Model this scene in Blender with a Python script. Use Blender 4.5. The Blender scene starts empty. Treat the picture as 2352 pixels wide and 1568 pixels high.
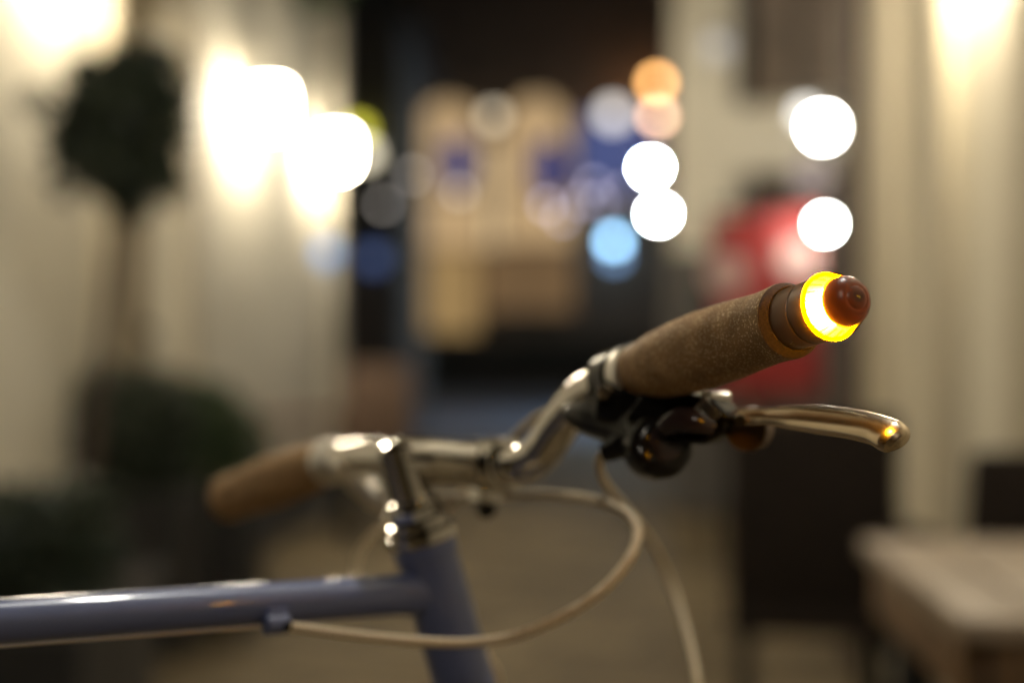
import bpy, bmesh, math, random
from mathutils import Vector, Matrix
random.seed(7)
R = math.radians
scene = bpy.context.scene
col = scene.collection

# ------------------------------------------------------------------ camera, world, exposure
FPX = 35.0 / 23.5 * 2352.0
CAMZ = 1.06
cam_data = bpy.data.cameras.new('camera')
cam = bpy.data.objects.new('camera', cam_data)
col.objects.link(cam)
cam.location = (0, 0, CAMZ)
cam.rotation_euler = (R(90), 0, 0)
cam_data.lens = 35.0
cam_data.sensor_width = 23.5
cam_data.clip_start = 0.02
cam_data.clip_end = 400
cam_data.dof.use_dof = True
cam_data.dof.focus_distance = 0.645
cam_data.dof.aperture_fstop = 1.7
cam_data.dof.aperture_blades = 0
scene.camera = cam

world = bpy.data.worlds.new('World')
scene.world = world
world.use_nodes = True
wn = world.node_tree.nodes
sky = wn.new('ShaderNodeTexSky')
sky.sky_type = 'NISHITA'
sky.sun_disc = False
sky.sun_elevation = R(-4.0)
sky.sun_rotation = R(200)
world.node_tree.links.new(sky.outputs[0], wn['Background'].inputs[0])
wn['Background'].inputs[1].default_value = 0.03

vs = scene.view_settings
vs.view_transform = 'Standard'
vs.look = 'None'
vs.exposure = 0.0
vs.gamma = 1.0
vs.use_curve_mapping = False
cy = scene.cycles
cy.use_denoising = True
cy.use_adaptive_sampling = False
cy.max_bounces = 8
cy.diffuse_bounces = 3
cy.glossy_bounces = 5
cy.transmission_bounces = 6
cy.transparent_max_bounces = 8
cy.sample_clamp_indirect = 6.0
cy.caustics_reflective = False
cy.caustics_refractive = False
cy.blur_glossy = 0.3


def P(px, py, d):
    """a point at depth d metres seen at (px, py) of the 2352 x 1568 view: used to measure the place"""
    return Vector(((px - 1176) / FPX * d, d, CAMZ - (py - 784) / FPX * d))


# ------------------------------------------------------------------ materials
MATS = {}


def mat(name, color, rough=0.6, metal=0.0, coat=0.0, noise=None, bump=0.0, bscale=60.0, spec=0.5, emit=None, estr=0.0):
    if name in MATS:
        return MATS[name]
    m = bpy.data.materials.new(name)
    m.use_nodes = True
    nt = m.node_tree
    b = nt.nodes['Principled BSDF']
    c = (*color, 1.0)
    b.inputs['Base Color'].default_value = c
    b.inputs['Roughness'].default_value = rough
    b.inputs['Metallic'].default_value = metal
    b.inputs['Coat Weight'].default_value = coat
    b.inputs['Coat Roughness'].default_value = 0.06
    b.inputs['Specular IOR Level'].default_value = spec
    if emit:
        b.inputs['Emission Color'].default_value = (*emit, 1)
        b.inputs['Emission Strength'].default_value = estr
    if noise:
        scale, amount = noise
        tc = nt.nodes.new('ShaderNodeTexCoord')
        n = nt.nodes.new('ShaderNodeTexNoise')
        n.inputs['Scale'].default_value = scale
        n.inputs['Detail'].default_value = 6
        nt.links.new(tc.outputs['Object'], n.inputs['Vector'])
        ramp = nt.nodes.new('ShaderNodeValToRGB')
        lo = tuple(max(0, x * (1 - amount)) for x in color)
        hi = tuple(min(1, x * (1 + amount)) for x in color)
        ramp.color_ramp.elements[0].color = (*lo, 1)
        ramp.color_ramp.elements[0].position = 0.3
        ramp.color_ramp.elements[1].color = (*hi, 1)
        ramp.color_ramp.elements[1].position = 0.7
        nt.links.new(n.outputs[0], ramp.inputs[0])
        nt.links.new(ramp.outputs[0], b.inputs['Base Color'])
    if bump:
        tc = nt.nodes.new('ShaderNodeTexCoord')
        n = nt.nodes.new('ShaderNodeTexNoise')
        n.inputs['Scale'].default_value = bscale
        n.inputs['Detail'].default_value = 4
        nt.links.new(tc.outputs['Object'], n.inputs['Vector'])
        bp = nt.nodes.new('ShaderNodeBump')
        bp.inputs['Strength'].default_value = bump
        bp.inputs['Distance'].default_value = 0.3 / bscale
        nt.links.new(n.outputs[0], bp.inputs['Height'])
        nt.links.new(bp.outputs[0], b.inputs['Normal'])
    MATS[name] = m
    return m


def glow(name, color, strength):
    if name in MATS:
        return MATS[name]
    m = bpy.data.materials.new(name)
    m.use_nodes = True
    nt = m.node_tree
    nt.nodes.remove(nt.nodes['Principled BSDF'])
    e = nt.nodes.new('ShaderNodeEmission')
    e.inputs[0].default_value = (*color, 1)
    e.inputs[1].default_value = strength
    nt.links.new(e.outputs[0], nt.nodes['Material Output'].inputs[0])
    MATS[name] = m
    return m


def cork_material():
    m = bpy.data.materials.new('cork_rubber')
    m.use_nodes = True
    nt = m.node_tree
    b = nt.nodes['Principled BSDF']
    b.inputs['Roughness'].default_value = 0.62
    b.inputs['Specular IOR Level'].default_value = 0.35
    tc = nt.nodes.new('ShaderNodeTexCoord')
    n1 = nt.nodes.new('ShaderNodeTexNoise')
    n1.inputs['Scale'].default_value = 90
    n1.inputs['Detail'].default_value = 4
    nt.links.new(tc.outputs['Object'], n1.inputs['Vector'])
    r1 = nt.nodes.new('ShaderNodeValToRGB')
    r1.color_ramp.elements[0].color = (0.33, 0.172, 0.060, 1)
    r1.color_ramp.elements[0].position = 0.3
    r1.color_ramp.elements[1].color = (0.47, 0.265, 0.105, 1)
    r1.color_ramp.elements[1].position = 0.7
    nt.links.new(n1.outputs[0], r1.inputs[0])
    # pale cork flecks
    v = nt.nodes.new('ShaderNodeTexNoise')
    v.inputs['Scale'].default_value = 1050
    v.inputs['Detail'].default_value = 2
    nt.links.new(tc.outputs['Object'], v.inputs['Vector'])
    r2 = nt.nodes.new('ShaderNodeValToRGB')
    r2.color_ramp.elements[0].color = (0, 0, 0, 1)
    r2.color_ramp.elements[0].position = 0.585
    r2.color_ramp.elements[1].color = (1, 1, 1, 1)
    r2.color_ramp.elements[1].position = 0.64
    nt.links.new(v.outputs[0], r2.inputs[0])
    n3 = nt.nodes.new('ShaderNodeTexNoise')
    n3.inputs['Scale'].default_value = 75
    n3.inputs['Detail'].default_value = 3
    nt.links.new(tc.outputs['Object'], n3.inputs['Vector'])
    r3 = nt.nodes.new('ShaderNodeValToRGB')
    r3.color_ramp.elements[0].color = (0.66, 0.63, 0.60, 1)
    r3.color_ramp.elements[0].position = 0.36
    r3.color_ramp.elements[1].color = (1, 1, 1, 1)
    r3.color_ramp.elements[1].position = 0.58
    nt.links.new(n3.outputs[0], r3.inputs[0])
    mg = nt.nodes.new('ShaderNodeMix')
    mg.data_type = 'RGBA'
    mg.blend_type = 'MULTIPLY'
    mg.inputs[0].default_value = 0.75
    nt.links.new(r1.outputs[0], mg.inputs[6])
    nt.links.new(r3.outputs[0], mg.inputs[7])
    mf = nt.nodes.new('ShaderNodeMath')
    mf.operation = 'MULTIPLY'
    nt.links.new(r2.outputs[0], mf.inputs[0])
    nt.links.new(r3.outputs[0], mf.inputs[1])
    mx = nt.nodes.new('ShaderNodeMix')
    mx.data_type = 'RGBA'
    nt.links.new(mf.outputs[0], mx.inputs[0])
    nt.links.new(mg.outputs[2], mx.inputs[6])
    mx.inputs[7].default_value = (1.0, 0.78, 0.46, 1)
    nt.links.new(mx.outputs[2], b.inputs['Base Color'])
    bp = nt.nodes.new('ShaderNodeBump')
    bp.inputs['Strength'].default_value = 0.5
    bp.inputs['Distance'].default_value = 0.0005
    nt.links.new(v.outputs[0], bp.inputs['Height'])
    nt.links.new(bp.outputs[0], b.inputs['Normal'])
    return m


def braid_material():
    m = bpy.data.materials.new('braided_housing')
    m.use_nodes = True
    nt = m.node_tree
    b = nt.nodes['Principled BSDF']
    b.inputs['Roughness'].default_value = 0.55
    tc = nt.nodes.new('ShaderNodeTexCoord')
    ck = nt.nodes.new('ShaderNodeTexChecker')
    ck.inputs['Scale'].default_value = 620
    ck.inputs[1].default_value = (0.80, 0.66, 0.44, 1)
    ck.inputs[2].default_value = (0.52, 0.40, 0.24, 1)
    nt.links.new(tc.outputs['Object'], ck.inputs[0])
    nt.links.new(ck.outputs[0], b.inputs['Base Color'])
    return m


def lens_material():
    """clear yellow polycarbonate: mostly see-through, lit from inside"""
    m = bpy.data.materials.new('yellow_lens')
    m.use_nodes = True
    nt = m.node_tree
    nt.nodes.remove(nt.nodes['Principled BSDF'])
    tr = nt.nodes.new('ShaderNodeBsdfTransparent')
    tr.inputs[0].default_value = (1.0, 0.95, 0.75, 1)
    tl = nt.nodes.new('ShaderNodeBsdfTranslucent')
    tl.inputs[0].default_value = (1.0, 0.70, 0.0, 1)
    em = nt.nodes.new('ShaderNodeEmission')
    em.inputs[0].default_value = (1.0, 0.72, 0.0, 1)
    em.inputs[1].default_value = 1.25
    gl = nt.nodes.new('ShaderNodeBsdfGlossy')
    gl.inputs['Roughness'].default_value = 0.1
    m1 = nt.nodes.new('ShaderNodeMixShader')
    m1.inputs[0].default_value = 0.012
    nt.links.new(tr.outputs[0], m1.inputs[1])
    nt.links.new(tl.outputs[0], m1.inputs[2])
    m2 = nt.nodes.new('ShaderNodeMixShader')
    m2.inputs[0].default_value = 0.06
    nt.links.new(m1.outputs[0], m2.inputs[1])
    nt.links.new(gl.outputs[0], m2.inputs[2])
    ad = nt.nodes.new('ShaderNodeAddShader')
    nt.links.new(m2.outputs[0], ad.inputs[0])
    nt.links.new(em.outputs[0], ad.inputs[1])
    nt.links.new(ad.outputs[0], nt.nodes['Material Output'].inputs[0])
    return m


def cap_bloom_material():  # brown and orange in the cap's colour stand in for lens bloom
    m = bpy.data.materials.new('bloom_tinted_cap')
    m.use_nodes = True
    nt = m.node_tree
    b = nt.nodes['Principled BSDF']
    b.inputs['Base Color'].default_value = (0.085, 0.042, 0.020, 1)
    b.inputs['Roughness'].default_value = 0.32
    tl = nt.nodes.new('ShaderNodeBsdfTranslucent')
    tl.inputs[0].default_value = (0.40, 0.12, 0.01, 1)
    mx = nt.nodes.new('ShaderNodeMixShader')
    mx.inputs[0].default_value = 0.024
    nt.links.new(b.outputs[0], mx.inputs[1])
    nt.links.new(tl.outputs[0], mx.inputs[2])
    nt.links.new(mx.outputs[0], nt.nodes['Material Output'].inputs[0])
    return m


def paving_material():
    m = bpy.data.materials.new('paving_slabs')
    m.use_nodes = True
    nt = m.node_tree
    b = nt.nodes['Principled BSDF']
    b.inputs['Roughness'].default_value = 0.8
    b.inputs['Specular IOR Level'].default_value = 0.2
    tc = nt.nodes.new('ShaderNodeTexCoord')
    mp = nt.nodes.new('ShaderNodeMapping')
    mp.inputs['Rotation'].default_value = (0, 0, R(28))
    nt.links.new(tc.outputs['Object'], mp.inputs['Vector'])
    br = nt.nodes.new('ShaderNodeTexBrick')
    br.inputs['Scale'].default_value = 1.0
    br.inputs['Brick Width'].default_value = 0.6
    br.inputs['Row Height'].default_value = 0.3
    br.inputs['Mortar Size'].default_value = 0.012
    br.inputs['Color1'].default_value = (0.235, 0.180, 0.100, 1)
    br.inputs['Color2'].default_value = (0.105, 0.080, 0.045, 1)
    br.inputs['Mortar'].default_value = (0.03, 0.025, 0.02, 1)
    nt.links.new(mp.outputs[0], br.inputs['Vector'])
    nt.links.new(br.outputs[0], b.inputs['Base Color'])
    bp = nt.nodes.new('ShaderNodeBump')
    bp.inputs['Strength'].default_value = 0.4
    bp.inputs['Distance'].default_value = 0.01
    bp.invert = True
    nt.links.new(br.outputs[1], bp.inputs['Height'])
    nt.links.new(bp.outputs[0], b.inputs['Normal'])
    return m


def leaf_material(name, c):
    m = mat(name, c, 0.45)
    nt = m.node_tree
    b = nt.nodes['Principled BSDF']
    oi = nt.nodes.new('ShaderNodeTexCoord')
    n = nt.nodes.new('ShaderNodeTexNoise')
    n.inputs['Scale'].default_value = 14
    nt.links.new(oi.outputs['Object'], n.inputs['Vector'])
    r = nt.nodes.new('ShaderNodeValToRGB')
    r.color_ramp.elements[0].color = (c[0] * .5, c[1] * .5, c[2] * .5, 1)
    r.color_ramp.elements[1].color = (c[0] * 1.5, c[1] * 1.5, c[2] * 1.4, 1)
    nt.links.new(n.outputs[0], r.inputs[0])
    nt.links.new(r.outputs[0], b.inputs['Base Color'])
    return m


M_CHROME = mat('chrome', (0.62, 0.585, 0.53), 0.06, 1.0)
M_ALLOY = mat('amber_glow_alloy', (0.70, 0.57, 0.39), 0.25, 1.0)  # gold tint stands in for amber lamp glow on the lever
M_SATIN = mat('satin_ring', (0.86, 0.83, 0.77), 0.32, 1.0)
M_PAINT = mat('slate_blue_paint', (0.108, 0.136, 0.272), 0.32, 0.0, 0.7)
M_BLACK = mat('black_plastic', (0.008, 0.007, 0.006), 0.22, 0.0, spec=0.35)
M_COLLAR = mat('anodised_collar', (0.15, 0.09, 0.05), 0.38, 0.3)
M_CORK = cork_material()
M_CORKD = mat('cork_cut_edge', (0.045, 0.028, 0.022), 0.9, noise=(900, 0.6), bump=0.8, bscale=700)
M_BRAID = braid_material()
M_WIRE = mat('bare_wire', (0.35, 0.31, 0.27), 0.4, 1.0)
M_LENS = lens_material()
M_CAP = cap_bloom_material()
M_LED = glow('led_core', (1.0, 0.48, 0.06), 240.0)
M_PRINT = mat('grey_print', (0.30, 0.26, 0.22), 0.5)
M_RUBBER = mat('tyre_rubber', (0.03, 0.03, 0.03), 0.8)
M_STEEL = mat('spoke_steel', (0.6, 0.6, 0.6), 0.25, 1.0)
M_LEATHER = mat('brown_leather', (0.16, 0.08, 0.035), 0.5, noise=(60, 0.3))
M_PLASTER = mat('cream_plaster', (0.78, 0.73, 0.60), 0.8, noise=(1.2, 0.10), bump=0.2, bscale=25)
M_PLASTER2 = mat('warm_white_plaster', (0.76, 0.70, 0.56), 0.8, noise=(1.5, 0.10), bump=0.2, bscale=25)
M_TRIM = mat('cream_trim', (0.60, 0.53, 0.39), 0.6)
M_DOOR = mat('tan_door_paint', (0.38, 0.30, 0.18), 0.55, noise=(5, 0.12))
M_DARKWALL = mat('dark_render', (0.09, 0.085, 0.08), 0.9, noise=(0.8, 0.25))
M_BRICK = mat('brown_brick', (0.24, 0.165, 0.11), 0.9, noise=(2.5, 0.25))
M_SLATE = mat('roof_slate', (0.05, 0.05, 0.055), 0.8)
M_GLASSDK = mat('dark_window_glass', (0.02, 0.022, 0.026), 0.08, 0.0)
M_FRAME = mat('dark_window_frame', (0.07, 0.05, 0.04), 0.5)
M_IRON = mat('black_iron', (0.02, 0.02, 0.02), 0.5, 0.6)
M_TABLE = mat('weathered_teak', (0.30, 0.23, 0.16), 0.55, noise=(8, 0.22), bump=0.3, bscale=50)
M_TABLED = mat('teak_edge', (0.20, 0.12, 0.06), 0.6, noise=(8, 0.25))
M_LEG = mat('blue_grey_leg', (0.05, 0.055, 0.07), 0.5, 0.4)
M_WICKER = mat('dark_wicker', (0.026, 0.019, 0.014), 0.9, spec=0.15, noise=(60, 0.4), bump=0.6, bscale=80)
M_WICKERB = mat('brown_wicker', (0.17, 0.11, 0.075), 0.7, noise=(60, 0.4), bump=0.6, bscale=80)
M_PLANTER = mat('black_planter', (0.018, 0.017, 0.016), 0.6, noise=(8, 0.3))
M_PLANTERG = mat('grey_planter', (0.05, 0.046, 0.042), 0.7, noise=(8, 0.2))
M_SOIL = mat('potting_soil', (0.03, 0.02, 0.014), 0.95, noise=(40, 0.5), bump=0.8, bscale=50)
M_BARK = mat('grey_bark', (0.08, 0.055, 0.042), 0.9, noise=(30, 0.3), bump=0.6, bscale=40)
M_LEAF = leaf_material('bay_leaf', (0.036, 0.048, 0.032))
M_LEAF2 = leaf_material('box_leaf', (0.032, 0.060, 0.018))
M_LEAF3 = leaf_material('hedge_leaf', (0.028, 0.040, 0.026))
M_RED = mat('red_canvas', (0.46, 0.042, 0.034), 0.7, noise=(6, 0.1))
M_PINK = mat('pale_pink', (0.80, 0.50, 0.42), 0.7)
M_ROAD = mat('blue_lit_asphalt', (0.095, 0.155, 0.25), 0.5, noise=(3, 0.2), bump=0.3, bscale=80)  # blue base colour stands in for cool light on the asphalt
M_KERB = mat('kerb_stone', (0.25, 0.24, 0.22), 0.8, noise=(5, 0.15))
M_LAMP = glow('lamp_glass', (1.0, 0.87, 0.65), 136.0)


# ------------------------------------------------------------------ mesh helpers
def basis(d):
    d = d.normalized()
    a = Vector((0, 0, 1)) if abs(d.z) < 0.9 else Vector((1, 0, 0))
    u = d.cross(a).normalized()
    v = u.cross(d).normalized()
    return u, v


class MB:
    def __init__(self):
        self.v = []
        self.f = []

    def add(self, vs_, fs_):
        o = len(self.v)
        self.v += [tuple(x) for x in vs_]
        self.f += [tuple(i + o for i in f) for f in fs_]
        return self

    def lathe(self, origin, axis, prof, n=32, close=True):
        axis = axis.normalized()
        u, w = basis(axis)
        vs_, fs_ = [], []
        for s, r in prof:
            for k in range(n):
                a = 2 * math.pi * k / n
                vs_.append(origin + axis * s + (u * math.cos(a) + w * math.sin(a)) * r)
        m = len(prof)
        for i in range(m - 1):
            for k in range(n):
                k2 = (k + 1) % n
                fs_.append((i * n + k, i * n + k2, (i + 1) * n + k2, (i + 1) * n + k))
        if close:
            fs_.append(tuple(range(n))[::-1])
            fs_.append(tuple((m - 1) * n + k for k in range(n)))
        return self.add(vs_, fs_)

    def tube(self, pts, r, n=14, caps=True, sub=6, smooth=True, flat=None):
        """sweep along a Catmull-Rom curve; r number or list; flat=(direction, ratio) squashes the section"""
        pts = [Vector(p) for p in pts]
        rs = r if isinstance(r, (list, tuple)) else [r] * len(pts)
        if smooth and len(pts) > 2:
            path, rad = [], []
            for i in range(len(pts) - 1):
                p0 = pts[max(i - 1, 0)]
                p1, p2 = pts[i], pts[i + 1]
                p3 = pts[min(i + 2, len(pts) - 1)]
                for k in range(sub):
                    t = k / sub
                    q = 0.5 * ((2 * p1) + (p2 - p0) * t + (2 * p0 - 5 * p1 + 4 * p2 - p3) * t * t
                               + (3 * p1 - p0 - 3 * p2 + p3) * t ** 3)
                    path.append(q)
                    rad.append(rs[i] * (1 - t) + rs[i + 1] * t)
            path.append(pts[-1])
            rad.append(rs[-1])
        else:
            path, rad = pts, list(rs)
        vs_, fs_ = [], []
        prev_u = None
        for i, p in enumerate(path):
            d = (path[min(i + 1, len(path) - 1)] - path[max(i - 1, 0)]).normalized()
            if flat:
                w = (flat[0] - d * flat[0].dot(d)).normalized()
                u = w.cross(d).normalized()
                ru, rw = rad[i], rad[i] * flat[1]
            else:
                if prev_u is None:
                    u, w = basis(d)
                else:
                    u = (prev_u - d * prev_u.dot(d)).normalized()
                    w = u.cross(d).normalized()
                ru = rw = rad[i]
            prev_u = u
            for k in range(n):
                a = 2 * math.pi * k / n
                vs_.append(p + u * math.cos(a) * ru + w * math.sin(a) * rw)
        m = len(path)
        for i in range(m - 1):
            for k in range(n):
                k2 = (k + 1) % n
                fs_.append((i * n + k, i * n + k2, (i + 1) * n + k2, (i + 1) * n + k))
        if caps:
            fs_.append(tuple(range(n))[::-1])
            fs_.append(tuple((m - 1) * n + k for k in range(n)))
        return self.add(vs_, fs_)

    def box(self, c, half, ax=None, bev=0.0, seg=2):
        bm = bmesh.new()
        bmesh.ops.create_cube(bm, size=2)
        for v in bm.verts:
            v.co = Vector((v.co.x * half[0], v.co.y * half[1], v.co.z * half[2]))
        if bev > 0:
            bmesh.ops.bevel(bm, geom=bm.edges[:], offset=bev, segments=seg, affect='EDGES', profile=0.5)
        ax = ax or (Vector((1, 0, 0)), Vector((0, 1, 0)), Vector((0, 0, 1)))
        bm.verts.index_update()
        vs_ = [Vector(c) + ax[0] * v.co.x + ax[1] * v.co.y + ax[2] * v.co.z for v in bm.verts]
        fs_ = [tuple(v.index for v in f.verts) for f in bm.faces]
        bm.free()
        return self.add(vs_, fs_)

    def prism(self, poly, origin, ax_u, ax_v, ax_n, thick):
        """extrude a 2-D outline (u, v) along ax_n, centred"""
        n = len(poly)
        vs_ = []
        for s in (-0.5, 0.5):
            for (a, b) in poly:
                vs_.append(Vector(origin) + ax_u * a + ax_v * b + ax_n * (s * thick))
        fs_ = [tuple(range(n))[::-1], tuple(range(n, 2 * n))]
        for i in range(n):
            j = (i + 1) % n
            fs_.append((i, j, n + j, n + i))
        return self.add(vs_, fs_)

    def sphere(self, c, r, seg=16, rings=10, scale=(1, 1, 1)):
        vs_, fs_ = [], []
        for i in range(1, rings):
            th = math.pi * i / rings
            for k in range(seg):
                a = 2 * math.pi * k / seg
                vs_.append(Vector(c) + Vector((math.sin(th) * math.cos(a) * scale[0], math.sin(th) * math.sin(a) * scale[1],
                                               math.cos(th) * scale[2])) * r)
        top = len(vs_)
        vs_.append(Vector(c) + Vector((0, 0, r * scale[2])))
        vs_.append(Vector(c) - Vector((0, 0, r * scale[2])))
        for i in range(rings - 2):
            for k in range(seg):
                k2 = (k + 1) % seg
                fs_.append((i * seg + k, (i + 1) * seg + k, (i + 1) * seg + k2, i * seg + k2))
        for k in range(seg):
            k2 = (k + 1) % seg
            fs_.append((top, k, k2))
            fs_.append((top + 1, (rings - 2) * seg + k2, (rings - 2) * seg + k))
        return self.add(vs_, fs_)

    def build(self, name, material, parent=None, angle=35, bevel=0.0):
        me = bpy.data.meshes.new(name)
        o = bpy.data.objects.new(name, me)
        base = Vector((0, 0, 0))
        if parent is not None:
            p = parent
            while p is not None:
                base = base + p.location
                p = p.parent
        me.from_pydata([tuple(Vector(v) - base) for v in self.v], [], self.f)
        bm = bmesh.new()
        bm.from_mesh(me)
        bmesh.ops.recalc_face_normals(bm, faces=bm.faces[:])
        bm.to_mesh(me)
        bm.free()
        me.materials.append(material)
        me.polygons.foreach_set('use_smooth', [True] * len(me.polygons))
        me.set_sharp_from_angle(angle=R(angle))
        me.update()
        col.objects.link(o)
        if bevel:
            md = o.modifiers.new('bevel', 'BEVEL')
            md.width = bevel
            md.segments = 3
            md.limit_method = 'ANGLE'
            md.angle_limit = R(40)
        if parent is not None:
            o.parent = parent
        return o


def empty(name, loc):
    o = bpy.data.objects.new(name, None)
    o.empty_display_size = 0.1
    o.location = loc
    col.objects.link(o)
    return o


def tag(o, label=None, cat=None, group=None, kind=None):
    if label:
        o['label'] = label
    if cat:
        o['category'] = cat
    if group:
        o['group'] = group
    if kind:
        o['kind'] = kind
    return o


X, Y, Z = Vector((1, 0, 0)), Vector((0, 1, 0)), Vector((0, 0, 1))

# ------------------------------------------------------------------ ground, road
g = MB().add([(-60, -40, 0), (60, -40, 0), (60, 120, 0), (-60, 120, 0)], [(0, 1, 2, 3)]).build('ground', paving_material())
tag(g, kind='structure')
rd = MB().box((0, 21.6, 0.004), (60, 5.2, 0.004)).build('road', M_ROAD)
tag(rd, kind='structure')
kb = MB().box((0, 26.9, 0.06), (60, 0.10, 0.06), bev=0.012).build('kerb', M_KERB)
tag(kb, kind='structure')


# ------------------------------------------------------------------ wall lamps
def wall_lamp(pos, nrm, label, scale=1.5, glass=None, group='wall lamps along the alley', reach=None):
    """pos: centre of the glass; nrm: direction from the wall into the alley; wall is 0.09*scale behind"""
    nrm = nrm.normalized()
    side = nrm.cross(Z).normalized()
    s = scale
    rch = (reach or 0.09 * s) - 0.008 * s
    root = empty('wall_lamp', pos)
    tag(root, label, 'wall lamp', group)
    MB().box(pos - nrm * rch + Z * 0.02 * s, (0.045 * s, 0.008 * s, 0.085 * s), (side, nrm, Z), bev=0.004 * s).build('backplate', M_IRON, root)
    MB().tube([pos - nrm * rch + Z * 0.06 * s, pos - nrm * (rch * 0.7) + Z * 0.125 * s, pos - nrm * 0.01 * s + Z * 0.118 * s, pos + Z * 0.095 * s], 0.007 * s, 8, sub=4).build('arm', M_IRON, root)
    MB().lathe(pos, Z, [(0.072 * s, 0.064 * s), (0.082 * s, 0.062 * s), (0.098 * s, 0.022 * s), (0.112 * s, 0.012 * s)], 20).build('cap', M_IRON, root)
    MB().lathe(pos, Z, [(-0.062 * s, 0.030 * s), (-0.05 * s, 0.046 * s), (-0.02 * s, 0.056 * s), (0.03 * s, 0.056 * s), (0.071 * s, 0.050 * s)], 14).build('glass', glass or M_LAMP, root)
    return root


# ------------------------------------------------------------------ left building
WANG = math.atan(0.08)
WD = Vector((math.sin(WANG), math.cos(WANG), 0))          # along the wall, away from the camera
WN = Vector((math.cos(WANG), -math.sin(WANG), 0))         # out of the wall, into the alley


def W(t, z, off=0.0):
    return Vector((-1.56 + 0.08 * (t - 4.4), t, z)) + WN * off


def wbox(mb, t0, t1, z0, z1, o0, o1, bev=0.0):
    c = (W(t0, z0, o0) + W(t1, z1, o1)) / 2
    half = ((t1 - t0) / 2 / math.cos(WANG), (o1 - o0) / 2, (z1 - z0) / 2)
    return mb.box(c, half, (WD, WN, Z), bev)


lb = empty('cream_building', W(3, 0))
tag(lb, 'cream plastered building along the left side of the alley behind the topiary tree', 'building')
# wall made of bays, with the door recess left open
m = MB()
wbox(m, 0.9, 5.55, 0, 5.4, -0.4, 0)
wbox(m, 6.45, 9.72, 0, 5.4, -0.4, 0)
wbox(m, 5.55, 6.45, 2.45, 5.4, -0.4, 0)
m.build('wall', M_PLASTER, lb)
d = wbox(MB(), 5.55, 6.45, 0.0, 2.45, -0.4, -0.16).build('door', M_DOOR, lb)
for (a, b, z0, z1) in ((5.64, 5.96, 0.25, 1.05), (6.04, 6.36, 0.25, 1.05), (5.64, 5.96, 1.2, 2.3), (6.04, 6.36, 1.2, 2.3)):
    wbox(MB(), a, b, z0, z1, -0.16, -0.145, 0.004).build('door_panel', M_DOOR, d)
MB().sphere(W(6.36, 1.1, -0.12), 0.03, 12, 8).build('handle', M_IRON, d)
for (a, b) in ((5.43, 5.55), (6.45, 6.57)):
    wbox(MB(), a, b, 0, 2.57, 0.0, 0.05, 0.006).build('door_surround', M_TRIM, lb)
wbox(MB(), 5.55, 6.45, 2.45, 2.57, 0.002, 0.052, 0.006).build('door_surround', M_TRIM, lb)
wbox(MB(), 9.5, 9.75, 0, 5.4, 0.0, 0.045, 0.008).build('corner_pilaster', M_PLASTER, lb)
wbox(MB(), 0.8, 9.76, 5.4, 5.55, -0.4, 0.12, 0.02).build('cornice', M_TRIM, lb)
wbox(MB(), 0.9, 5.42, 0, 0.35, 0.0, 0.03, 0.006).build('plinth', M_DARKWALL, lb)
wbox(MB(), 6.58, 9.49, 0, 0.35, 0.0, 0.03, 0.006).build('plinth', M_DARKWALL, lb)
for t, lab in ((5.0, 'nearest glowing wall lamp on the cream wall, above the topiary tree'),
               (7.42, 'bright wall lamp in the middle of the cream wall beside the tan door'),
               (9.12, 'farthest glowing wall lamp on the cream wall, at the building corner')):
    wall_lamp(W(t, 2.42 if t < 6 else 2.18, 0.14), WN, lab, reach=0.14)

# ------------------------------------------------------------------ right building
rb = empty('white_building', (1.15, 3, 0))
tag(rb, 'pale plastered building with pilasters behind the wooden table on the right', 'building')
MB().box((1.40, 1.675, 2.7), (0.25, 3.175, 2.7)).build('wall', M_PLASTER2, rb)
for t, w in ((4.62, 0.16), (3.98, 0.10), (3.26, 0.12), (2.3, 0.12), (1.2, 0.12), (0.1, 0.12), (-1.0, 0.12)):
    MB().box((1.125, t, 2.62), (0.027, w, 2.58), bev=0.008).build('pilaster', M_TRIM, rb)
MB().box((1.36, 1.675, 5.47), (0.36, 3.26, 0.07), bev=0.02).build('cornice', M_TRIM, rb)
MB().tube([(1.075, 4.80, 0.05), (1.075, 4.80, 5.3)], 0.035, 12, smooth=False).build('drainpipe', M_FRAME, rb)
wall_lamp(Vector((1.15 - 0.09, 3.62, 2.12)), -X, 'bright wall lamp high on the pale wall above the wooden table', scale=1.0, glass=glow('lamp_glass_bright', (1.0, 0.87, 0.65), 230.0))

# lamp hung on a wire over the alley (its reflection is the cool highlight on the top tube)
for OL, wz, where, st_ in ((Vector((0.31, 1.40, 3.0)), 3.6, 'above the bicycle', 850),):
    w_ = MB().tube([W(OL.y - 0.1, wz, 0.0), OL + Z * 0.34 - X * 0.5, OL + Z * 0.30, OL + Z * 0.34 + X * 0.4, Vector((1.15, OL.y + 0.1, wz))], 0.004, 6, sub=5).build('suspension_wire', M_IRON)
    tag(w_, 'thin steel wire spanning the alley %s, outside the picture' % where, 'wire')
    ol = empty('hanging_lamp', OL)
    tag(ol, 'cool white lamp hung on a wire %s, outside the picture' % where, 'lamp')
    MB().sphere(OL, 0.05, 14, 10).build('lamp_glass', glow('hanging_glass_%d' % st_, (1.0, 0.97, 0.90), st_), ol)
    MB().lathe(OL, Z, [(0.02, 0.19), (0.03, 0.195), (0.07, 0.14), (0.12, 0.07), (0.18, 0.04), (0.2, 0.02)], 28, close=False).build('lamp_shade', M_IRON, ol)
    MB().tube([OL + Z * 0.19, OL + Z * 0.30], 0.008, 8, smooth=False).build('hook', M_IRON, ol)

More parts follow.
